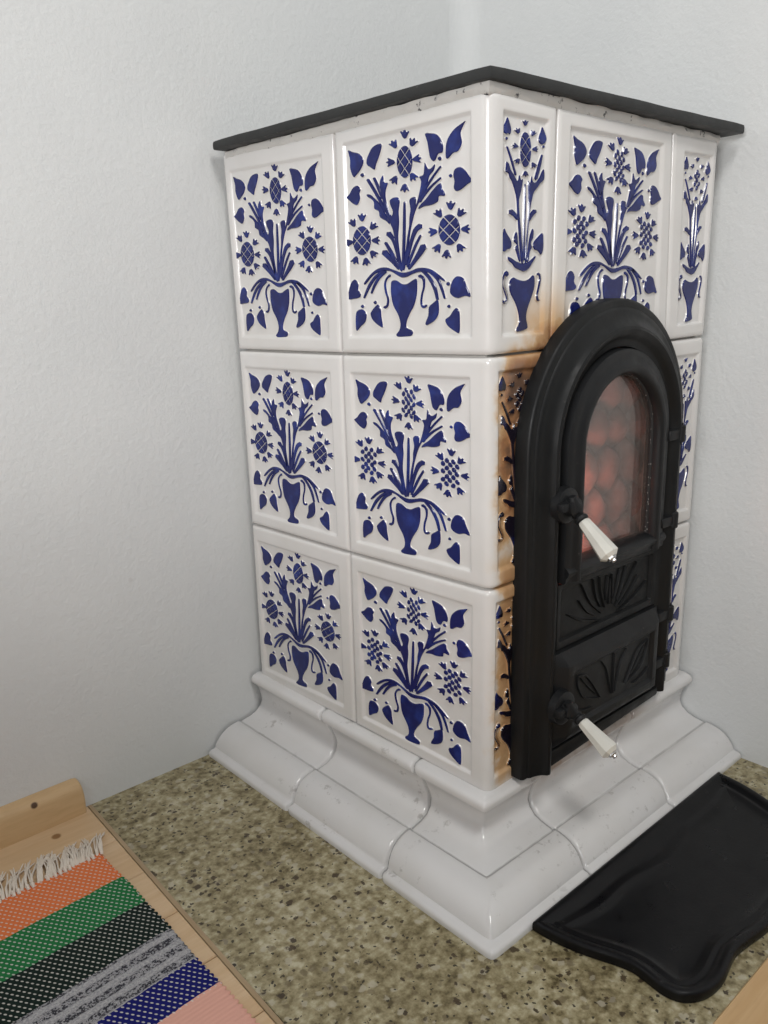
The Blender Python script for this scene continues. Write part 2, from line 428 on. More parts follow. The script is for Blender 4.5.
def add_relief(bm, polys, size, place, h0, h1, inset, mats=(0, 1), grow=True):
    """closed (u,v) outlines -> raised bevelled pads. size: (w,h) in metres, place(u,v,h) -> point"""
    for P in polys:
        Q = [Vector((u * size[0], v * size[1])) for u, v in P]
        R = []
        for q in Q:
            if not R or (q - R[-1]).length > 2e-4: R.append(q)
        if len(R) > 2 and (R[0] - R[-1]).length < 2e-4: R.pop()
        n = len(R)
        if n < 4: continue
        ar = sum(R[i].x * R[(i + 1) % n].y - R[(i + 1) % n].x * R[i].y for i in range(n)) / 2
        if abs(ar) < 1e-6: continue
        if ar < 0: R.reverse()
        per = sum((R[i] - R[i - 1]).length for i in range(n))
        ins = min(inset, .55 * abs(ar) / per)
        I = []
        for i in range(n):
            t = (R[(i + 1) % n] - R[i - 1])
            t = t.normalized() if t.length > 1e-9 else Vector((1, 0))
            I.append(R[i] + Vector((-t.y, t.x)) * ins)
        f = lambda q, h: place(q.x / size[0], q.y / size[1], h)
        mid = R
        O = [a * 2 - b for a, b in zip(R, I)] if grow else R
        V0 = [bm.verts.new(f(q, h0)) for q in O]
        Vm = [bm.verts.new(f(q, h0 + (h1 - h0) * (.6 if grow else .1))) for q in mid]
        V1 = [bm.verts.new(f(q, h1)) for q in I]
        for X, Y, mi in ((V0, Vm, mats[0]), (Vm, V1, mats[1])):
            for i in range(n):
                k = (i + 1) % n
                ff = bm.faces.new((X[i], X[k], Y[k], Y[i])); ff.material_index = mi
        for tri in tessellate_polygon([[(q.x, q.y, 0) for q in I]]):
            a, b, c = (I[t] for t in tri)
            cr = (b - a).cross(c - a)
            if abs(cr) < 1e-12: continue
            try: ff = bm.faces.new([V1[t] for t in (tri if cr > 0 else tri[::-1])]); ff.material_index = mats[1]
            except ValueError: pass

# ------------------------------------------------------------------ stove
stove = bpy.data.objects.new('tile_stove', None); COL.objects.link(stove)
stove.location = (ORG.x, ORG.y, 0)
tag(stove, 'white ceramic tiled stove with blue flower reliefs and black iron doors standing in the corner', 'stove')
SH = -ORG                                          # stove coordinates -> local to the Empty
def part(name, bm, mats, parent=None, **k):
    return link(name, bm, mats, parent or stove, shift=SH, **k)
def V3(*a): return Vector(a)

# hand-set corner points of the tile courses, bottom (0) to top (3)
K = [V3(.0038, -.0033, .0005), V3(.0037, -.0032, .2518), V3(.0018, -.0016, .5027), V3(0, 0, .7503)]
LM = [V3(0, .2292, .004), V3(0, .2299, .247), V3(0, .2323, .4985), V3(0, .233, .7485)]
LF = [V3(0, .4555, -.004), V3(0, .4554, .2440), V3(0, .4603, .497), V3(0, .4700, .7560)]
FA = [V3(.106, 0, 0), V3(.106, 0, .250), V3(.1051, 0, .5039), V3(.1072, 0, .7485)]
FB = [V3(.347, 0, 0), V3(.347, 0, .247), V3(.350, 0, .5017), V3(.3375, 0, .7502)]
FW = [V3(.4528, 0, -.002), V3(.4540, 0, .2433), V3(.4532, 0, .5037), V3(.4549, 0, .7525)]
RM = [V3(.4535, .2292, 0), V3(.4535, .2292, .25), V3(.4535, .2292, .5), V3(.4545, .2292, .75)]
RF = [V3(.4535, .4555, 0), V3(.4535, .4555, .25), V3(.4535, .4555, .5), V3(.4545, .4600, .75)]
GAP = .0009; REC = .0036

class Tile:
    """height field on one or two bilinear faces; faces joined at a rounded corner.
    faces: list of (P00,P10,P11,P01) bottom-left, bottom-right, top-right, top-left seen from outside"""
    def __init__(s, faces, normals, insets, r=.013):
        s.F, s.Nn, s.ins, s.r = faces, normals, insets, r
        s.w = [((f[1] - f[0]).length + (f[2] - f[3]).length) / 2 for f in faces]
        s.h = (sum((f[3] - f[0]).length + (f[2] - f[1]).length for f in faces)) / (2 * len(faces))
        s.W = sum(s.w)
        s.panels = []
        off = 0
        for wi, (il, ir, ib, it) in zip(s.w, insets):
            s.panels.append((off + il, off + wi - ir, ib, s.h - it)); off += wi
    def flat(s, i, a, b):
        f = s.F[i]
        return (f[0] * (1 - a) + f[1] * a) * (1 - b) + (f[3] * (1 - a) + f[2] * a) * b
    def at(s, x, z, d):
        b = z / s.h
        if len(s.F) == 1:
            return s.flat(0, x / s.w[0], b) + s.Nn[0] * d
        c = s.w[0]; r = s.r
        if x <= c - r: return s.flat(0, x / c, b) + s.Nn[0] * d
        if x >= c + r: return s.flat(1, (x - c) / s.w[1], b) + s.Nn[1] * d
        t = (x - (c - r)) / (2 * r)
        A = s.flat(0, (c - r) / c, b); B = s.flat(1, r / s.w[1], b); C = s.flat(0, 1, b)
        p = A * (1 - t) ** 2 + C * 2 * t * (1 - t) + B * t * t
        return p + (s.Nn[0] * (1 - t) + s.Nn[1] * t).normalized() * d
    def depth(s, x, z):
        e = min(x - GAP, s.W - GAP - x, z - GAP, s.h - GAP - z)
        pr = [(0, -.010), (.0008, -.0026), (.0022, -.0009), (.0045, -.0001), (.007, 0)]
        d = 0
        if e <= 0: d = -.010
        elif e < .007:
            for (a, da), (b2, db) in zip(pr, pr[1:]):
                if a <= e <= b2: d = da + (db - da) * (e - a) / (b2 - a)
        for x0, x1, z0, z1 in s.panels:
            q = min(x - x0, x1 - x, z - z0, z1 - z)
            pp = [(0, 0), (.0012, -.0004), (.0030, -.0029), (.0042, -REC)]
            if q >= .0042: d = -REC
            elif q > 0:
                for (a, da), (b2, db) in zip(pp, pp[1:]):
                    if a <= q <= b2: d = da + (db - da) * (q - a) / (b2 - a)
        return d
    def mesh(s):
        E = [0, .0008, .0022, .0045, .007]; Pn = [0, .0012, .0030, .0042, .006]
        xs = {round(GAP + e, 5) for e in E} | {round(s.W - GAP - e, 5) for e in E}
        zs = {round(GAP + e, 5) for e in E} | {round(s.h - GAP - e, 5) for e in E}
        for x0, x1, z0, z1 in s.panels:
            xs |= {round(x0 + e, 5) for e in Pn} | {round(x1 - e, 5) for e in Pn} | {round(x0 - .002, 5), round(x1 + .002, 5)}
            zs |= {round(z0 + e, 5) for e in Pn} | {round(z1 - e, 5) for e in Pn} | {round(z0 - .002, 5), round(z1 + .002, 5)}
        if len(s.F) == 2:
            for k in range(9): xs.add(round(s.w[0] - s.r + 2 * s.r * k / 8, 5))
        def thin(v):
            o = []
            for a in sorted(v):
                if not o or a - o[-1] > 1.5e-4: o.append(a)
            return o
        xs, zs = thin(xs), thin(zs)
        bm = bmesh.new()
        grid(bm, [[s.at(x, z, s.depth(x, z)) for x in xs] for z in zs])
        # turned-back rim so that the tile has real thickness
        b = [e for e in bm.edges if e.is_boundary]
        r = bmesh.ops.extrude_edge_only(bm, edges=b)
        nv = [v for v in r['geom'] if isinstance(v, bmesh.types.BMVert)]
        for v in nv:
            n = s.Nn[0]
            if len(s.F) == 2:
                c = s.flat(0, 1, .5)
                n = (s.Nn[0] + s.Nn[1]) if (v.co - c).to_2d().length < .03 else (s.Nn[0] if abs((v.co - c).dot(s.Nn[0])) < abs((v.co - c).dot(s.Nn[1])) else s.Nn[1])
            v.co -= n * .008
        return bm
    def panel_map(s, i):
        x0, x1, z0, z1 = s.panels[i]
        return (x1 - x0, z1 - z0), (lambda u, v, h: s.at(x0 + u * (x1 - x0), z0 + v * (z1 - z0), h))

NL, NF, NR = V3(-1, 0, 0), V3(0, -1, 0), V3(1, 0, 0)
FULL = {'net': full_motif('net'), 'dot': full_motif('dot')}
HALF = {'net': half_motif('net'), 'dot': half_motif('dot')}
def relief(tile_obj, T, i, polys, mirror=False):
    bm = bmesh.new()
    size, place = T.panel_map(i)
    P = [[(1 - u, v) for u, v in p] for p in polys] if mirror else polys
    add_relief(bm, P, size, place, -REC - .0002, -REC + .0024, .0007)
    tag(part('flower_relief', bm, [M_TILE, M_BLUE], tile_obj, angle=55), 'cobalt blue raised flower vase relief')

styles = {(2, 'n'): 'net', (2, 'f'): 'net', (1, 'n'): 'dot', (1, 'f'): 'net', (0, 'n'): 'dot', (0, 'f'): 'net'}
for r in (2, 1, 0):
    quad = lambda A, B: (A[r], B[r], B[r + 1], A[r + 1])
    # far tile of the left face
    T = Tile([quad(LF, LM)], [NL], [(.012, .022, .0165, .0215)])
    o = part('wall_tile', T.mesh(), M_TILE); relief(o, T, 0, FULL[styles[r, 'f']])
    # near corner tile: full face + half face
    T = Tile([quad(LM, K), quad(K, FA)], [NL, NF], [(.0145, (.0245, .0265, .0235)[r], (.0155, .0160, .018)[r], (.0205, .0205, .0145)[r]), ((.0100, .0130, .0187)[r], .0135, .018, .0145)])
    o = part('corner_tile', T.mesh(), M_TILE); relief(o, T, 0, FULL[styles[r, 'n']]); relief(o, T, 1, HALF['net' if r == 2 else 'dot'])
    if r == 2:
        T = Tile([quad(FA, FB)], [NF], [(.0216, .0215, .018, .0155)])
        o = part('wall_tile', T.mesh(), M_TILE); relief(o, T, 0, FULL['dot'])
    # right corner tile: half face + side face by the wall
    T = Tile([quad(FB, FW), quad(FW, RM)], [NF, NR], [(.0250, .0145, .017, .020), (.02, .015, .018, .016)])
    o = part('corner_tile', T.mesh(), M_TILE); relief(o, T, 0, HALF['dot'])
    T = Tile([quad(RM, RF)], [NR], [(.015, .015, .018, .016)])
    part('wall_tile', T.mesh(), M_TILE)

# mortar body behind the tiles, hollow for the firebox
bm = bmesh.new()
for a, b in (((.011, .011, 0), (.113, .452, .747)), ((.365, .011, 0), (.443, .452, .747)), ((.095, .34, 0), (.365, .452, .747)),
             ((.095, .011, 0), (.365, .34, .215)), ((.095, .011, .492), (.365, .34, .747))):
    box(bm, a, b)
part('mortar_body', bm, M_MORTAR, smooth=False)
bm = bmesh.new()       # bedding mortar under the top plate, squeezed out unevenly
rows = []
for (z, off) in ((.7405, .012), (.7450, .0008), (.7480, -.0010), (.7525, -.0020), (.7570, -.0012), (.7595, .012)):
    x0, x1, y0, y1 = .001 + off, .452 - off, .002 + off, .460
    cn = [V3(x0, y1, z), V3(x0, y0, z), V3(x1, y0, z), V3(x1, y1, z)]
    row = []
    for i in range(3):
        for k in range(60 + (i == 2)):
            p = cn[i].lerp(cn[i + 1], k / 60); nrm = (NL, NF, NR)[i]
            if 0 < k < 60: p = p + nrm * (.0020 * noise.noise((p.x * 60, p.y * 60, z * 200)))
            row.append(p + V3(0, 0, .0016 * noise.noise((p.x * 30, p.y * 30, 3))))
    rows.append(row)
grid(bm, rows)
N = NT('bedding_mortar'); p = N.pos(); nn = N.noise(p, 60, 5, .65)
N.set(color=N.mix(N.mapr(nn, .60, .66), (.56, .545, .52, 1), (.07, .07, .075, 1)), rough=.85, normal=N.bump(nn, .5, .003))
part('mortar_joint', bm, N.m)

# top plate
bm = bmesh.new()
q0 = [V3(-.006, -.006, 0), V3(.4765, -.022, 0), V3(.474, .466, 0), V3(-.0175, .466, 0)]
rows = []
for z, e in ((.7575, -.02), (.7575, -.0035), (.7580, -.001), (.7600, 0), (.7655, 0), (.7680, -.001), (.7690, -.004), (.7690, -.05)):
    row = []
    c = sum(q0, V3(0, 0, 0)) / 4
    for i in range(4):
        A, B = q0[i], q0[(i + 1) % 4]
        for k in range(24):
            if k == 0:
                P_ = A.lerp(c, .006)
            else: P_ = A.lerp(B, k / 24)
            d = (c - P_).to_2d().normalized().to_3d()
            wob = .0008 * noise.noise((P_.x * 25, P_.y * 25, 1))
            row.append(P_ - d * (e + wob) + V3(0, 0, z + .0006 * noise.noise((P_.x * 18, P_.y * 18, 5))))
    rows.append(row)
V = grid(bm, rows, close=True)
bm.faces.new(V[-1]); bm.faces.new(V[0])
tag(part('top_plate', bm, M_PLATE), 'dark grey iron plate')

# plinth
PROF = [(-.012, .0045), (.002, .0045), (.0095, .0028), (.0128, -.0005), (.0138, -.005), (.0130, -.0090), (.0085, -.0130), (.0025, -.0185), (-.002, -.034), (-.003, -.044), (.001, -.0525),
        (.010, -.0595), (.021, -.0632), (.0345, -.0655), (.0365, -.0660), (.0385, -.0678), (.0400, -.0650), (.0425, -.0643), (.048, -.0647), (.056, -.0662), (.063, -.0685), (.070, -.0722), (.076, -.0770), (.081, -.083),
        (.0845, -.0885), (.0855, -.0912), (.088, -.0925), (.0925, -.0928), (.0955, -.0943), (.0970, -.0968), (.0970, -.1013)]
def plinth_piece(stations):
    bm = bmesh.new()
    rows = [[f(o, z) for o, z in PROF] for f in stations]
    back = [[V3(*(r[-1] + (r[0] - r[-1]) * 0)) for r in rows]]
    V = grid(bm, rows)
    return bm
def LJ(lip, fl):      # left-side joint line, slightly out of plumb
    return lambda z: fl + (lip - fl) * (z + .10) / .10
def lst(j, dy, red=0):
    return lambda o, z: V3(-(o - red), j(z) + dy, z - (0 if z < -.1 else red * .5))
def fst(j, dx, red=0):
    return lambda o, z: V3(j(z) + dx, -(o - red), z - (0 if z < -.1 else red * .5))
j1, j2, jw = LJ(.106, .075), LJ(.292, .262), LJ(.4615, .4615)
f1, f2, fw = LJ(.1, .082), LJ(.3, .272), LJ(.4615, .4615)
seam = [(-.0012, .0065), (-.0018, .0030), (-.0036, .0008), (-.0075, 0)]
def ends(mk, j, sgn):
    return [mk(j, sgn * abs(d), rd) for d, rd in seam]
def cst(a, b):
    return lambda o, z: V3(-o + a, -o + b, z)
piece = ends(lst, j2, 1)[::1] + [lst(jw, -.001)]
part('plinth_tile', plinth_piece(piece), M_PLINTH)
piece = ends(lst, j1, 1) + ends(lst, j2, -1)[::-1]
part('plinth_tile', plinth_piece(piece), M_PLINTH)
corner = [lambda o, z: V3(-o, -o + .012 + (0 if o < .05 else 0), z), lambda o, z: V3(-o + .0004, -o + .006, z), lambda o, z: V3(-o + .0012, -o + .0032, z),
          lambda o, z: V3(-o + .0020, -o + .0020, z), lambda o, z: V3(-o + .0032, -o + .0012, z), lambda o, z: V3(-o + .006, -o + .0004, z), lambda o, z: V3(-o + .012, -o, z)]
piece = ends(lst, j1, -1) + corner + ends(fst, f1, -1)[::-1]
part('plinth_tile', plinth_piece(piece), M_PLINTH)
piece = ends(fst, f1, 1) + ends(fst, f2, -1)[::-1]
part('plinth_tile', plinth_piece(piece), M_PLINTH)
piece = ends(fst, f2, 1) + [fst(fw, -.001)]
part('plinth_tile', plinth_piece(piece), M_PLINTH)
bm = bmesh.new()       # grout core just under the glazed shells
rows = []
for f in (lst(jw, 0, .0048), cst(.0048, .0048), fst(fw, 0, .0048)):
    rows.append([f(o, z if z < -.1 else z - .002) for o, z in PROF] + [V3(.05, .05, -.1013) if f is not None else None])
grid(bm, [r[:-1] for r in rows])
part('plinth_grout', bm, simple('grey_grout', (.36, .355, .35), .8))
bm = bmesh.new(); box(bm, (.02, .02, -.1013), (.44, .45, 0)); part('plinth_core', bm, M_MORTAR, smooth=False)

# ---- iron door set, front face lies at y = 0
XC, ZC, RO = .2105, .3935, .1635
def arch_rows(profile, zb, xc=XC, zc=ZC, seg=40, zr=None):
    """sweep (radius, y) round: up the left leg, over the arch, down the right leg"""
    st = [(-1, zb), (-1, zb + .3 * (zc - zb)), (-1, zb + .7 * (zc - zb))]
    rows = []
    for s_, z in st: rows.append([V3(xc - r, y, z) for r, y in profile])
    for k in range(seg + 1):
        a = math.pi * (1 - k / seg)
        rows.append([V3(xc + r * math.cos(a), y, zc + r * math.sin(a)) for r, y in profile])
    if zr is not None: st = [(1, zr), (1, zr + .3 * (zc - zr)), (1, zr + .7 * (zc - zr))]
    for s_, z in st[::-1]: rows.append([V3(xc + r, y, z) for r, y in profile])
    return rows
bm = bmesh.new()
FP = [(.1085, .0), (.1085, -.019), (.1095, -.0215), (.112, -.0222), (.1165, -.0228), (.1185, -.0245), (.1215, -.0278), (.1250, -.0312), (.1290, -.0328), (.1325, -.0318),
      (.1348, -.0288), (.1372, -.0262), (.1420, -.0236), (.1470, -.0218), (.1508, -.0212), (.1525, -.0200), (.1538, -.0186), (.1600, -.0184), (.1622, -.0172), (.1635, -.0150), (.1635, .0005)]
V = grid(bm, arch_rows(FP, .0085, zr=.0265))
bm.faces.new(V[0]); bm.faces.new(V[-1])
def plate(bm, x0, x1, z0, z1, fn, xs=(), zs=(), yback=-.001):
    X = sorted({x0, x1, *xs}); Z = sorted({z0, z1, *zs})
    V = grid(bm, [[V3(x, fn(x, z), z) for x in X] for z in Z])
    loop = V[0] + [r[-1] for r in V[1:]] + V[-1][::-1][1:] + [r[0] for r in V[::-1][1:-1]]
    bk = [bm.verts.new((v.co.x, yback, v.co.z)) for v in loop]
    n = len(loop)
    for i in range(n):
        k = (i + 1) % n; bm.faces.new((loop[i], loop[k], bk[k], bk[i]))
def stepfn(x0, x1, z0, z1, steps):
    """steps: (distance from edge, y) -> y"""
    def f(x, z):
        e = min(x - x0, x1 - x, z - z0, z1 - z)
        for (a, ya), (b, yb) in zip(steps, steps[1:]):
            if a <= e + 1e-7 <= b: return ya + (yb - ya) * max(0, e - a) / (b - a)
        return steps[-1][1] if e > 0 else steps[0][1]
    return f
# fixed panel with the sunburst, under the fire door
px0, px1, pz0, pz1 = XC - .109, XC + .109, .158, .238
st_ = [(0, -.022), (.004, -.0222), (.008, -.0205), (.010, -.0165), (.05, -.0165)]
plate(bm, px0, px1, pz0, pz1, stepfn(px0, px1, pz0, pz1, st_), [px0 + a for a, _ in st_[1:-1]] + [px1 - a for a, _ in st_[1:-1]], [pz0 + a for a, _ in st_[1:-1]] + [pz1 - a for a, _ in st_[1:-1]])
nb = len(bm.verts)
box(bm, (XC - .1215, -.029, .018), (XC + .1215, -.001, .0345), bev=.003)
bm.verts.ensure_lookup_table()
for v in bm.verts[nb:]:
    if v.co.z < .026: v.co.z += .040 * (v.co.x - XC)
box(bm, (XC - .109, -.010, .030), (XC + .109, -.001, .162))
rays = []
cx, cz = XC + .004, .167
for k in range(13):
    a = math.radians(8 + 164 * k / 12)
    L0, L1 = .020 + .008 * (k % 2), .052 + .040 * abs(math.cos(a)) ** .8
    if k % 2: L1 *= .86
    b = a + (.16 if k < 6 else -.16 if k > 6 else 0)
    pts = [(cx + L0 * math.cos(a), cz + L0 * math.sin(a) * .9, .0007), (cx + (L0 + L1) / 2 * math.cos((a + b) / 2), cz + (L0 + L1) / 2 * math.sin((a + b) / 2) * .92, .0018), (cx + L1 * math.cos(b), min(.2265, cz + L1 * math.sin(b) * 1.02), .0007)]
    rays.append(stroke(pts))
iron_relief = lambda bm, P, y0, h: add_relief(bm, [[(p[0], p[1]) for p in q] for q in P], (1, 1), lambda u, v, d: V3(u, y0 - d, v), -.0002, h, .0011, (0, 0), False)
iron_relief(bm, rays, -.0165, .0030)
part('door_frame', bm, M_FRAME, angle=35)

# fire door: arched ring, sill, glass
fd = None
bm = bmesh.new()
DP = [(.0785, -.013), (.0785, -.027), (.0798, -.0318), (.0830, -.0345), (.0870, -.0352), (.0910, -.0338), (.0940, -.0315), (.0985, -.0306), (.1040, -.0300), (.1066, -.0285), (.1075, -.025), (.1075, -.008)]
V = grid(bm, arch_rows(DP, .242))
bm.faces.new(V[0]); bm.faces.new(V[-1])
sill = [(.241, -.008), (.241, -.0285), (.2425, -.0300), (.2475, -.0306), (.2510, -.0335), (.2550, -.0345), (.2590, -.0320), (.2625, -.0262), (.2635, -.013)]
rows = [[V3(x, y, z) for z, y in sill] for x in (XC - .1068, XC - .05, XC + .05, XC + .1068)]
V = grid(bm, rows); bm.faces.new(V[0]); bm.faces.new(V[-1])
fire_door = tag(part('fire_door', bm, M_DOOR, angle=35), 'arched black iron fire door with glass')
bm = bmesh.new()
pts = [V3(XC - .0805, 0, .255)] + [V3(XC + .0805 * math.cos(math.pi * (1 - k / 40)), 0, ZC + .0805 * math.sin(math.pi * (1 - k / 40))) for k in range(41)] + [V3(XC + .0805, 0, .255)]
F1 = [bm.verts.new(p + V3(0, -.0185, 0)) for p in pts]; F2 = [bm.verts.new(p + V3(0, -.0150, 0)) for p in pts]
bm.faces.new(F1); bm.faces.new(F2[::-1])
for i in range(len(F1)):
    k = (i + 1) % len(F1); bm.faces.new((F1[i], F1[k], F2[k], F2[i]))
N = NT('sooty_reflection_glass'); N.n.remove(N.b)
p = N.pos(); x, y, z = N.sep(p)
tr = N.new('ShaderNodeBsdfTransparent'); tr.inputs[0].default_value = (.93, .90, .88, 1)
gl = N.new('ShaderNodeBsdfGlossy'); gl.inputs['Roughness'].default_value = .03
df = N.new('ShaderNodeBsdfDiffuse'); df.inputs[0].default_value = (.20, .165, .15, 1)
mx1 = N.new('ShaderNodeMixShader'); mx2 = N.new('ShaderNodeMixShader')
lw = N.new('ShaderNodeFresnel'); lw.inputs[0].default_value = 1.35
sm = N.math('ADD', N.mapr(x, .17, .29, .02, .26), N.mapr(N.noise(p, 18, 4, .6), .4, .75, 0, .08))  # soot film, with wall-reflection haze painted in towards the right
N.put(mx1.inputs[0], sm); N.l.new(tr.outputs[0], mx1.inputs[1]); N.l.new(df.outputs[0], mx1.inputs[2])
N.put(mx2.inputs[0], N.math('MULTIPLY', lw.outputs[0], .6)); N.l.new(mx1.outputs[0], mx2.inputs[1]); N.l.new(gl.outputs[0], mx2.inputs[2])
N.l.new(mx2.outputs[0], N.out.inputs[0])
tag(part('glass_pane', bm, N.m, fire_door, smooth=False), 'smoky arched glass pane with painted reflection haze')
bm = bmesh.new()       # rope seal round the glass
rows = arch_rows([(.0782, 0)], .262)
pp = [r[0] for r in rows]
dense = []
for a, b in zip(pp, pp[1:]):
    n = max(1, int((b - a).length / .0016))
    dense += [a.lerp(b, k / n) for k in range(n)]
tube(bm, [d + V3(0, -.0215, 0) for d in dense], [.0016 + .0005 * (i % 2) for i in range(len(dense))], n=6)
N = NT('glass_rope'); p = N.pos()
N.set(color=N.mix(N.mapr(N.voro(p, 330), .20, .12), (.02, .02, .02, 1), (.62, .60, .56, 1)), rough=.8)
part('rope_seal', bm, N.m, fire_door)

# firebox lining seen through the glass: lumpy reddish refractory
bm = bmesh.new()
cells = []
rr = random.Random(3)
for row in range(7):
    for c in range(7):
        cells.append((.09 + c * .050 + (row % 2) * .025 + rr.uniform(-.007, .007), .235 + row * .052 + rr.uniform(-.006, .006), rr.uniform(.8, 1.2)))
def lump(x, z):
    best = sorted((((x - a) / .95) ** 2 + ((z - b) / 1.35) ** 2) ** .5 / s_ for a, b, s_ in cells)
    e = best[1] - best[0]
    return .026 * (1 - math.exp(-e / .014)) * max(0, 1 - (best[0] / .05) ** 2 * .5)
nx, nz_ = 110, 130
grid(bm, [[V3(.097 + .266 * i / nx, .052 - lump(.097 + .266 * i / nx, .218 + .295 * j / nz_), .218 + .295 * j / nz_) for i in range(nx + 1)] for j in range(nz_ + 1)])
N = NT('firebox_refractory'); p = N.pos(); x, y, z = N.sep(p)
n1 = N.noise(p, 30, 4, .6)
crest_highlight = N.mapr(y, .050, .034)  # pink highlights painted on the lump crests, darker tone in the hollows
c = N.mix(crest_highlight, (.20, .095, .075, 1), (.62, .30, .25, 1))
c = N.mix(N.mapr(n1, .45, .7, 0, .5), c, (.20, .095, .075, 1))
N.set(color=c, rough=.7, normal=N.bump(n1, .3, .004))
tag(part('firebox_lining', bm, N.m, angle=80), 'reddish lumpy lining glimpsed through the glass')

# ash door
bm = bmesh.new()
ax0, ax1, az0, az1 = .090, .318, .036, .156
steps = [(0, -.027), (.003, -.0285), (.013, -.0385), (.016, -.0395), (.0235, -.0395), (.0255, -.0380), (.028, -.0352), (.06, -.0352)]
plate(bm, ax0, ax1, az0, az1, stepfn(ax0, ax1, az0, az1, steps), [ax0 + a for a, _ in steps[1:-1]] + [ax1 - a for a, _ in steps[1:-1]], [az0 + a for a, _ in steps[1:-1]] + [az1 - a for a, _ in steps[1:-1]], yback=-.0095)
half = [[(.126, .123, .0008), (.143, .1175, .0017), (.158, .102, .0017), (.176, .077, .0008)],
        [(.126, .123, .0007), (.128, .107, .0014), (.143, .088, .0014), (.176, .077, .0007)],
        [(.133, .117, .0006), (.148, .102, .0012), (.166, .085, .0006)],
        [(.176, .125, .0007), (.187, .113, .0016), (.193, .097, .0015), (.200, .074, .0007)],
        [(.120, .082, .0007), (.137, .073, .0014), (.158, .071, .0007)]]
mid_x = (ax0 + ax1) / 2
vines = [stroke(p) for p in half] + [stroke([(2 * mid_x - x, z, w) for x, z, w in p]) for p in half] + [stroke([(mid_x, .127, .0007), (mid_x, .105, .0016), (mid_x, .073, .0007)])]
iron_relief(bm, vines, -.0352, .0026)
ash_door = tag(part('ash_door', bm, M_DOOR, angle=35), 'low black iron ash door with embossed leaves')

# hinges: lugs with pin barrels on the right edges
def hinge(x, z, parent, name='hinge'):
    bm = bmesh.new()
    tube(bm, [(x, -.0300, z - .011), (x, -.0300, z - .0095), (x, -.0300, z + .0095), (x, -.0300, z + .011)], [.0045, .0062, .0062, .0045], 14)
    tube(bm, [(x, -.0300, z - .014), (x, -.0300, z + .014)], .0028, 10)
    box(bm, (x - .030, -.0325, z - .0065), (x - .002, -.0225, z + .0065), bev=.0018)
    box(bm, (x - .001, -.0300, z - .0045), (x + .014, -.0180, z + .0045), bev=.0015)
    part(name, bm, M_DOOR, parent, angle=35)
hinge(.345, .386, fire_door); hinge(.341, .272, fire_door)
hinge(.346, .140, ash_door); hinge(.344, .072, ash_door)

# handles
def frustum(bm, A, B, ra, rb, n=8, caplen=.004, capr=.6, mat=0):
    A, B = Vector(A), Vector(B); d = (B - A).normalized()
    up = Vector((0, 0, 1)); a = d.cross(up).normalized(); b = a.cross(d)
    ring = lambda c, r: [c + r * (math.cos(2 * math.pi * (k + .5) / n) * a + math.sin(2 * math.pi * (k + .5) / n) * b) for k in range(n)]
    rows = [ring(A, ra * .8), ring(A + d * .0025, ra), ring(B - d * caplen, rb), ring(B, rb * capr)]
    V = grid(bm, rows, close=True)
    bm.faces.new(V[0]); bm.faces.new(V[-1])
def handle(pivot, ga, gb, parent):
    pivot, ga, gb = Vector(pivot), Vector(ga), Vector(gb); d = (gb - ga).normalized()
    bm = bmesh.new()
    tube(bm, [pivot + V3(0, .017, 0), pivot + V3(0, .008, 0), pivot + V3(0, .0065, 0)], [.021, .020, .017], 22)      # rosette
    tube(bm, [pivot + V3(0, .008, 0), pivot + V3(0, -.003, 0), pivot + V3(0, -.005, 0)], [.0105, .0105, .007], 16)       # hub
    tube(bm, [pivot + V3(-.004, .001, .012), pivot + V3(-.002, .000, .004), pivot + V3(0, -.001, 0), ga - d * .014, ga - d * .004], [.0045, .0068, .0085, .0062, .0055], 12)
    tube(bm, [ga - d * .006, ga - d * .0045, ga - d * .001, ga + d * .0005], [.0060, .0078, .0078, .0062], 14)
    tube(bm, [ga - d * .012, ga - d * .0105, ga - d * .0085, ga - d * .007], [.0060, .0072, .0072, .0060], 14)
    box(bm, pivot + V3(-.021, -.001, -.004), pivot + V3(-.006, .009, .006), bev=.002)                                  # latch tongue
    part('handle_stem', bm, M_DOOR, parent, angle=35)
    bm = bmesh.new()
    frustum(bm, ga, gb, .0072, .0118)
    tag(part('handle_grip', bm, M_PORC, parent, angle=20), 'white faceted porcelain grip')
    bm = bmesh.new()
    tube(bm, [gb - d * .001, gb + d * .0016, gb + d * .0028], [.0052, .0052, .0035], 6)
    tube(bm, [gb + d * .002, gb + d * .0048, gb + d * .0056], [.0030, .0030, .0018], 10)
    tag(part('grip_screw', bm, M_STEEL, parent, angle=30), 'shiny steel screw head')
handle((.0935, -.0455, .3375), (.100, -.0528, .3216), (.100, -.0905, .2878), fire_door)
handle((.0935, -.0500, .0945), (.100, -.0620, .0830), (.100, -.1035, .0588), ash_door)

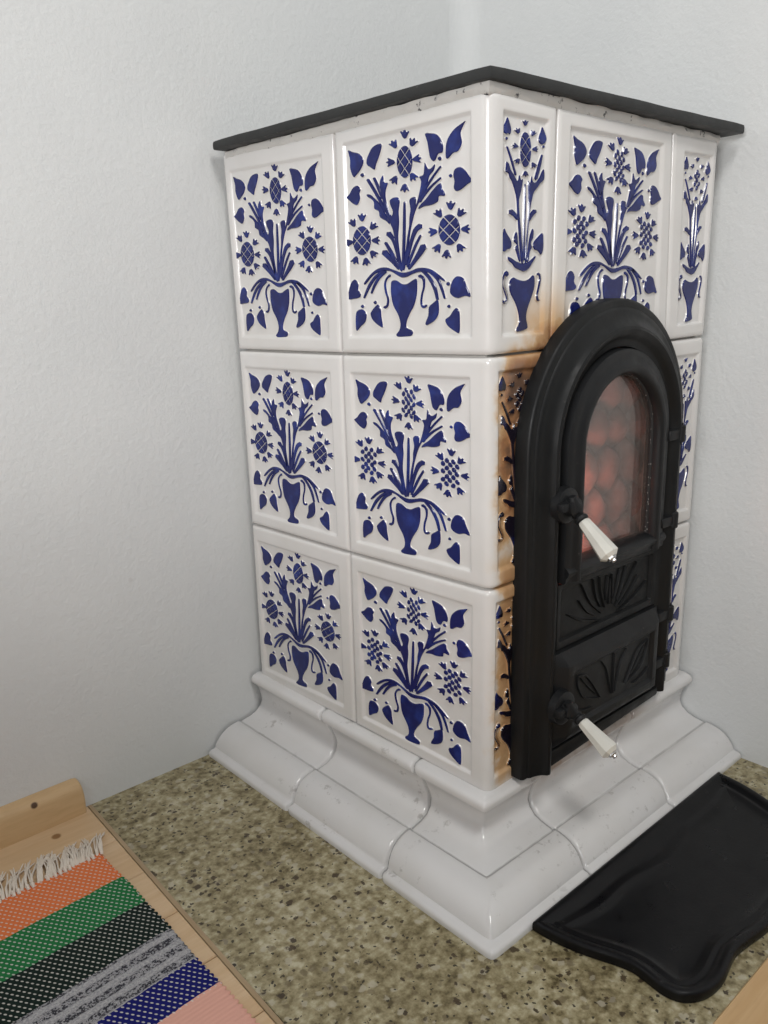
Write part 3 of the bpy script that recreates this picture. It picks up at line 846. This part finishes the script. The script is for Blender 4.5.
# ------------------------------------------------------------------ black floor plate in front of the stove
def tray_outline():
    left = [(-.0345, -.104), (-.0340, -.120), (-.0300, -.145), (-.0225, -.170), (-.0130, -.195), (-.0095, -.212), (-.0115, -.230), (-.0130, -.246), (-.0080, -.262), (.0060, -.2735),
            (.0250, -.2790), (.0450, -.2790), (.0640, -.2755), (.0830, -.2725), (.1000, -.2735), (.1200, -.2765), (.1420, -.2795)]
    cx = .174
    right = [(2 * cx - x, y) for x, y in left[::-1]]
    pts = left + [(cx, -.2810)] + right
    return [(x + .002, y + .0058) for x, y in pts]
out = [Vector(p) for p in tray_outline()]
out = catmull(out, closed=False, sub=4)
back = [out[-1].lerp(out[0], k / 40) for k in range(1, 40)]
loop = out + back
n = len(loop)
cxy = Vector((.174, -.19))
def inset_loop(L, d):
    R = []
    m = len(L)
    for i in range(m):
        t = (L[(i + 2) % m] - L[i - 2]).normalized()
        R.append(L[i] + Vector((-t.y, t.x)) * d)
    return R
ar = sum(loop[i].x * loop[(i + 1) % n].y - loop[(i + 1) % n].x * loop[i].y for i in range(n))
sg = 1 if ar > 0 else -1
bm = bmesh.new()
TZ = -.1013
rows = []
for d, z in ((.004, 0.0), (.0005, .001), (0, .004), (.0, .0095), (.001, .0118), (.0035, .0128), (.0075, .0122), (.0115, .0100), (.0140, .0074), (.0165, .0068), (.0195, .0080), (.0225, .0074), (.0255, .0056), (.031, .0046), (.040, .0043)):
    R = inset_loop(loop, sg * d)
    row = []
    for i, q in enumerate(R):
        extra = 0
        if d > .008:      # the back rim swings inwards in a wavy relief
            b = loop[i]
            if i >= len(out):
                u = (i - len(out) + 1) / 40
                extra = (.017 * (math.sin(math.pi * u) ** 2) + .008 * math.sin(3 * math.pi * u) ** 2) * min(1, (d - .008) / .012)
        row.append(V3(q.x, q.y - extra, TZ + z))
    rows.append(row)
V = grid(bm, rows, close=True)
for ring in (V[-1], V[0]):
    for tri in tessellate_polygon([[(v.co.x, v.co.y, 0) for v in ring]]):
        bm.faces.new([ring[t] for t in tri])
tray = link('hearth_tray', bm, M_TRAY, None, angle=50, shift=V3(-.174, .19, ZF))
tray.location = (.174, -.19, 0)
tag(tray, 'black iron ember tray with scalloped raised rim on the floor in front of the stove', 'tray')

# ------------------------------------------------------------------ setting (world coordinates, floor at z = 0)
M_WALL = mat_wall()
def slab(name, pts, mat, kind='structure'):
    bm = bmesh.new()
    bot = [bm.verts.new(p) for p in pts[:4]]; top = [bm.verts.new(p) for p in pts[4:]]
    bm.faces.new(bot[::-1]); bm.faces.new(top)
    for i in range(4):
        k = (i + 1) % 4; bm.faces.new((bot[i], bot[k], top[k], top[i]))
    return tag(link(name, bm, mat, None, smooth=False), kind=kind)
yb, yt, H = .4645, .5130, 2.5
slab('wall_back', [(-2.6, yb, 0), (.62, yb, 0), (.62, yb + .15, 0), (-2.6, yb + .15, 0), (-2.6, yt, H), (.62, yt, H), (.62, yt + .15, H), (-2.6, yt + .15, H)], M_WALL)
xb, xt = .4625, .545
slab('wall_right', [(xb, -2.6, 0), (xb + .15, -2.6, 0), (xb + .15, .46, 0), (xb, .46, 0), (xt, -2.6, H), (xt + .15, -2.6, H), (xt + .15, .53, H), (xt, .53, H)], M_WALL)
# unseen blocker added left of the rug: keeps daylight off the foot of the walls
slab('daylight_blocker', [(-1.35, -1.4, 0), (-1.22, -1.4, 0), (-1.22, yb, 0), (-1.35, yb, 0), (-1.35, -1.4, .70), (-1.22, -1.4, .70), (-1.22, yb, .70), (-1.35, yb, .70)], M_WALL)
bm = bmesh.new()       # fillet added in the room corner to soften its shading line
rows = []
for z in (.86, .90, .95, 1.02, 1.5, 2.0, 2.5):
    r = .0005 + .04 * min(1, max(0, (z - .86) / .16)) ** .7
    xw, yw = xb + (xt - xb) * z / H, yb + (yt - yb) * z / H
    rows.append([V3(xw - r + r * math.sin(a), yw - r + r * math.cos(a), z) + V3(.0002, .0002, 0) for a in [math.pi / 2 * k / 12 for k in range(13)]])
grid(bm, rows)
tag(link('added_corner_fillet', bm, M_WALL, None, angle=80), kind='structure')
bx0, bx1 = -.2790, -.2965      # stone edge along the wooden floor: at the back and near the front
slab('floor', [(bx1 - .006, -.288, -.06), (.63, -.288, -.06), (.63, .63, -.06), (bx0 - .002, .63, -.06), (bx1 - .006, -.288, 0), (.63, -.288, 0), (.63, .63, 0), (bx0 - .002, .63, 0)], mat_terrazzo())

M_BOARD = mat_wood('pine_boards', 0, (.66, .48, .30), (.60, .415, .24), [(-.343, .425, .0, .0075, (.25, .13, .05))])
M_SKIRT = mat_wood('pine_skirting', 0, (.62, .43, .235), (.55, .365, .19), [(-.357, .4475, .043, .006, (.06, .025, .012))])
bm = bmesh.new()
ys = [.462, .3637, .282, .194, .1064, .0149, -.075, -.165, -.255, -.345, -.435, -.525, -.615, -.705, -.795, -.885, -.975, -1.065, -1.155]
edge = lambda y: bx0 + (bx1 - bx0) * (.46 - max(y, -.29)) / .47
for a, b in zip(ys, ys[1:]):
    a2, b2 = a - .0006, b + .0006
    pts = [(-1.22, b2), (edge(b2) - .0068, b2), (edge(a2) - .0068, a2), (-1.22, a2)]
    lo = [bm.verts.new((x, y, -.02)) for x, y in pts]; mi = [bm.verts.new((x, y, .0008)) for x, y in pts]
    cxm = [(x + (.0012 if x < -1 else -.0012), y + (.0012 if i < 2 else -.0012)) for i, (x, y) in enumerate(pts)]
    hi = [bm.verts.new((x, y, .002)) for x, y in cxm]
    for A, B in ((lo, mi), (mi, hi)):
        for i in range(4):
            k = (i + 1) % 4; bm.faces.new((A[i], A[k], B[k], B[i]))
    bm.faces.new(hi); bm.faces.new(lo[::-1])
tag(link('floor_boards', bm, M_BOARD, None, smooth=False), kind='structure')
bm = bmesh.new()       # narrow edge strip between boards and stone
rows = []
for y in (.462, .2, -.1, -.29):
    e = edge(y)
    rows.append([V3(e - .0062, y, -.02), V3(e - .0062, y, .0012), V3(e - .0056, y, .0018), V3(e - .0016, y, .0012), V3(e - .0005, y, .0004), V3(e, y, -.02)])
V = grid(bm, rows); bm.faces.new(V[0]); bm.faces.new(V[-1])
tag(link('trim_1', bm, mat_wood('pine_strip', 1, (.46, .34, .21), (.38, .275, .165)), None), kind='structure')
# wooden floor on the near side of the stone
bm = bmesh.new()
for x0, x1 in ((-.3135, .35), (.352, .62)):
    pts = [(x0, -1.2), (x1, -1.2), (x1, -.2885), (x0, -.2865 if x0 < 0 else -.2885)]
    lo = [bm.verts.new((x, y, -.02)) for x, y in pts]; mi = [bm.verts.new((x, y, .0006)) for x, y in pts]; hi = [bm.verts.new((x, y - (.0015 if i > 1 else 0), .0022)) for i, (x, y) in enumerate(pts)]
    for A, B in ((lo, mi), (mi, hi)):
        for i in range(4):
            k = (i + 1) % 4; bm.faces.new((A[i], A[k], B[k], B[i]))
    bm.faces.new(hi)
tag(link('floor_threshold', bm, mat_wood('pine_threshold', 0, (.60, .40, .205), (.54, .34, .16)), None, smooth=False), kind='structure')
# skirting with a rounded top on the back wall
bm = bmesh.new()
prof = [(.4640, .002), (.4480, .002), (.4478, .034), (.4486, .040), (.4508, .0445), (.4545, .0475), (.4590, .0490), (.4650, .0495), (.4660, .030)]
rows = [[V3(x + dx * 0, y, z) for y, z in prof] for x, dx in ((-1.22, 0), (-.302, 0))]
for x, dz, dy in ((-.2965, .0012, 0), (-.2942, .0040, .0004), (-.2928, .0090, .0010), (-.2920, .0160, .0020)):
    rows.append([V3(x, y + (dy if y < .452 else 0), z - (dz if z > .03 else 0)) for y, z in prof])
V = grid(bm, rows); bm.faces.new(V[0]); bm.faces.new(V[-1])
tag(link('baseboard_back', bm, M_SKIRT, None, angle=30), kind='structure')

# ------------------------------------------------------------------ rug
RX, RY0, RY1 = -.3165, -.42, .347
def rug_edge(y):
    return RX + .0014 * math.sin(y * 2 * math.pi / .0075) * (1 if .114 > y or y > .171 else .4) + .003 * noise.noise((y * 14, 3, 1))
bm = bmesh.new()
ny = 900
rows = []
for i in range(ny + 1):
    y = RY0 + (RY1 - RY0) * i / ny
    e = rug_edge(y); row = []
    for x, z in ((-1.15, .0022), (-1.15, .0065), (-.9, .0070), (e - .10, .0070), (e - .02, .0070), (e - .004, .0068), (e - .0008, .0055), (e, .0040), (e - .0015, .0022)):
        row.append(V3(x, y, z))
    rows.append(row)
V = grid(bm, rows); bm.faces.new(V[0]); bm.faces.new(V[-1])
N = NT('woven_rag_rug'); p = N.pos(); x, y, z = N.sep(p)
wob = N.math('MULTIPLY', N.math('SUBTRACT', N.noise(p, 60, 2), .5), .004)
yy = N.math('ADD', N.math('ADD', y, wob), N.math('MULTIPLY', N.math('ADD', x, .3165), -.05))
t = N.mapr(yy, -.42, .36, 0, 1, smooth=False)
q = lambda v: (v + .42) / .78
stripes = N.ramp(t, [(0, (.74, .40, .32)), (q(.068), (.012, .014, .13)), (q(.114), (.23, .225, .235)), (q(.171), (.012, .022, .018)), (q(.228), (.022, .17, .055)), (q(.286), (.72, .19, .065))], 'CONSTANT')
# staggered pale weft floats
px_, py_ = .0066, .0050
row = N.math('FLOOR', N.math('DIVIDE', y, py_))
u = N.math('FRACT', N.math('ADD', N.math('DIVIDE', x, px_), N.math('MULTIPLY', N.math('MODULO', N.math('ABSOLUTE', row), 2), .5)))
v = N.math('FRACT', N.math('DIVIDE', y, py_))
du = N.math('MULTIPLY', N.math('SUBTRACT', N.math('ADD', u, N.math('MULTIPLY', N.math('SUBTRACT', v, .5), .35)), .5), px_)
dv = N.math('MULTIPLY', N.math('SUBTRACT', v, .5), py_)
d = N.math('SQRT', N.math('ADD', N.math('POWER', N.math('MULTIPLY', du, 1.25), 2), N.math('POWER', N.math('MULTIPLY', dv, .8), 2)))
dot = N.mapr(d, .00155, .00095)
grey = N.math('MULTIPLY', N.mapr(yy, .1138, .1142), N.mapr(yy, .1712, .1708))
pink = N.mapr(yy, .0682, .0678)
dk = N.math('MULTIPLY', N.math('SUBTRACT', 1, grey), N.math('SUBTRACT', 1, pink))
c = N.mix(N.math('MULTIPLY', N.math('MULTIPLY', dot, dk), .85), stripes, N.mix(.18, (.78, .75, .70, 1), stripes))
# fluffy grey stripe: rows of dark dashes on pale chenille
gn = N.noise(p, 420, 3, .7)
band = N.math('FRACT', N.math('DIVIDE', yy, .0172))
dash = N.math('MULTIPLY', N.mapr(N.math('ADD', gn, N.math('MULTIPLY', N.math('SUBTRACT', N.noise(p, 190, 2), .5), .5)), .47, .53), N.mapr(N.math('ABSOLUTE', N.math('SUBTRACT', band, .5)), .17, .27))
gc = N.mix(N.mapr(gn, .35, .65), (.30, .30, .315, 1), (.50, .49, .50, 1))
gc = N.mix(dash, gc, (.045, .045, .055, 1))
c = N.mix(grey, c, gc)
hb = N.math('ADD', N.math('MULTIPLY', dot, N.math('SUBTRACT', 1, pink)), N.math('MULTIPLY', gn, grey))
rowb = N.math('ABSOLUTE', N.math('SUBTRACT', v, .5))
hb = N.math('SUBTRACT', hb, N.math('MULTIPLY', rowb, .6))
N.set(color=c, rough=.92, spec=.1, normal=N.bump(hb, .6, .0022))
rug = link('striped_rug', bm, N.m, None, shift=V3(.7, 0, 0))
rug.location = (-.7, 0, 0)
tag(rug, 'hand-woven rag rug striped orange, green, black, grey, blue and pink with a pale fringe', 'rug')
bm = bmesh.new()
rf = random.Random(11)
x = RX - .001
while x > -1.14:
    y0 = RY1 - .003; L = rf.uniform(.036, .052); sl = rf.uniform(.004, .024); cz = rf.uniform(.002, .007)
    for k in range(rf.randint(4, 6)):
        xo = rf.uniform(-.0035, .0035); w2 = rf.uniform(-.009, .009)
        pts = [V3(x + xo * .4, y0, .006), V3(x + xo + sl * .2, y0 + L * .25, .0075 + cz), V3(x + xo + sl * .6 + w2 * .4, y0 + L * .65, .0048 + cz * .7), V3(x + xo + sl + w2, y0 + L * (1 + rf.uniform(-.12, .08)), .0036)]
        tube(bm, catmull(pts, closed=False, sub=3), [.0009] * 9 + [.0005], n=5)
    if rf.random() < .5:
        tube(bm, [V3(x, y0 - .004, .0068), V3(x, y0 + .001, .0095), V3(x, y0 + .006, .0075)], [.0016, .0026, .0016], n=6)
    x -= rf.uniform(.0042, .0062)
N = NT('cotton_yarn'); p = N.pos(); n_ = N.noise(p, 300, 2)
N.set(color=N.mix(n_, (.80, .73, .64, 1), (.68, .61, .52, 1)), rough=.9)
fr = link('fringe', bm, N.m, rug, shift=V3(.7, 0, 0))
tag(fr, 'off-white cotton fringe')

# ------------------------------------------------------------------ camera
cam = bpy.data.cameras.new('camera'); co = bpy.data.objects.new('camera', cam); COL.objects.link(co)
cam.sensor_fit = 'VERTICAL'; cam.sensor_height = 36; cam.lens = 827.905 / 1024 * 36; cam.clip_start = .01
R = [(.73809006, -.67435039, -.0217858), (-.18258684, -.16855192, -.96863424), (.64952684, .7189171, -.247534)]
m = Matrix(((R[0][0], -R[1][0], -R[2][0], -.64778533), (R[0][1], -R[1][1], -R[2][1], -.5558949), (R[0][2], -R[1][2], -R[2][2], .56024795 + ZF), (0, 0, 0, 1)))
co.matrix_world = m
SC.camera = co

# ------------------------------------------------------------------ light
w = bpy.data.worlds.new('room'); SC.world = w; w.use_nodes = True
bg = w.node_tree.nodes['Background']; bg.inputs[0].default_value = (.97, .99, 1.0, 1); bg.inputs[1].default_value = .16
def area(name, loc, target, size, power, color=(1, 1, 1)):
    l = bpy.data.lights.new(name, 'AREA'); l.shape = 'RECTANGLE'; l.size, l.size_y = size; l.energy = power; l.color = color
    o = bpy.data.objects.new(name, l); COL.objects.link(o); o.location = loc
    o.rotation_euler = (Vector(target) - Vector(loc)).to_track_quat('-Z', 'Y').to_euler()
    return o
area('window_light', (-2.05, -1.0, 1.06), (-.2, .2, .8), (.9, .42), 31, (1, 1, 1))
area('ceiling_lamp', (-.50, -.95, 2.15), (.0, .0, .4), (.45, .45), 15.3, (1, .985, .96))
pl = bpy.data.lights.new('lining_fill_light', 'POINT'); pl.energy = .62; pl.color = (1, .46, .36); pl.shadow_soft_size = .02  # red point light added inside the firebox to brighten the lining
po = bpy.data.objects.new('lining_fill_light', pl); COL.objects.link(po); po.location = (.128, .004, .285 + ZF)

SC.view_settings.view_transform = 'Standard'; SC.view_settings.look = 'None'
SC.view_settings.exposure = 0; SC.view_settings.gamma = 1; SC.view_settings.use_curve_mapping = False
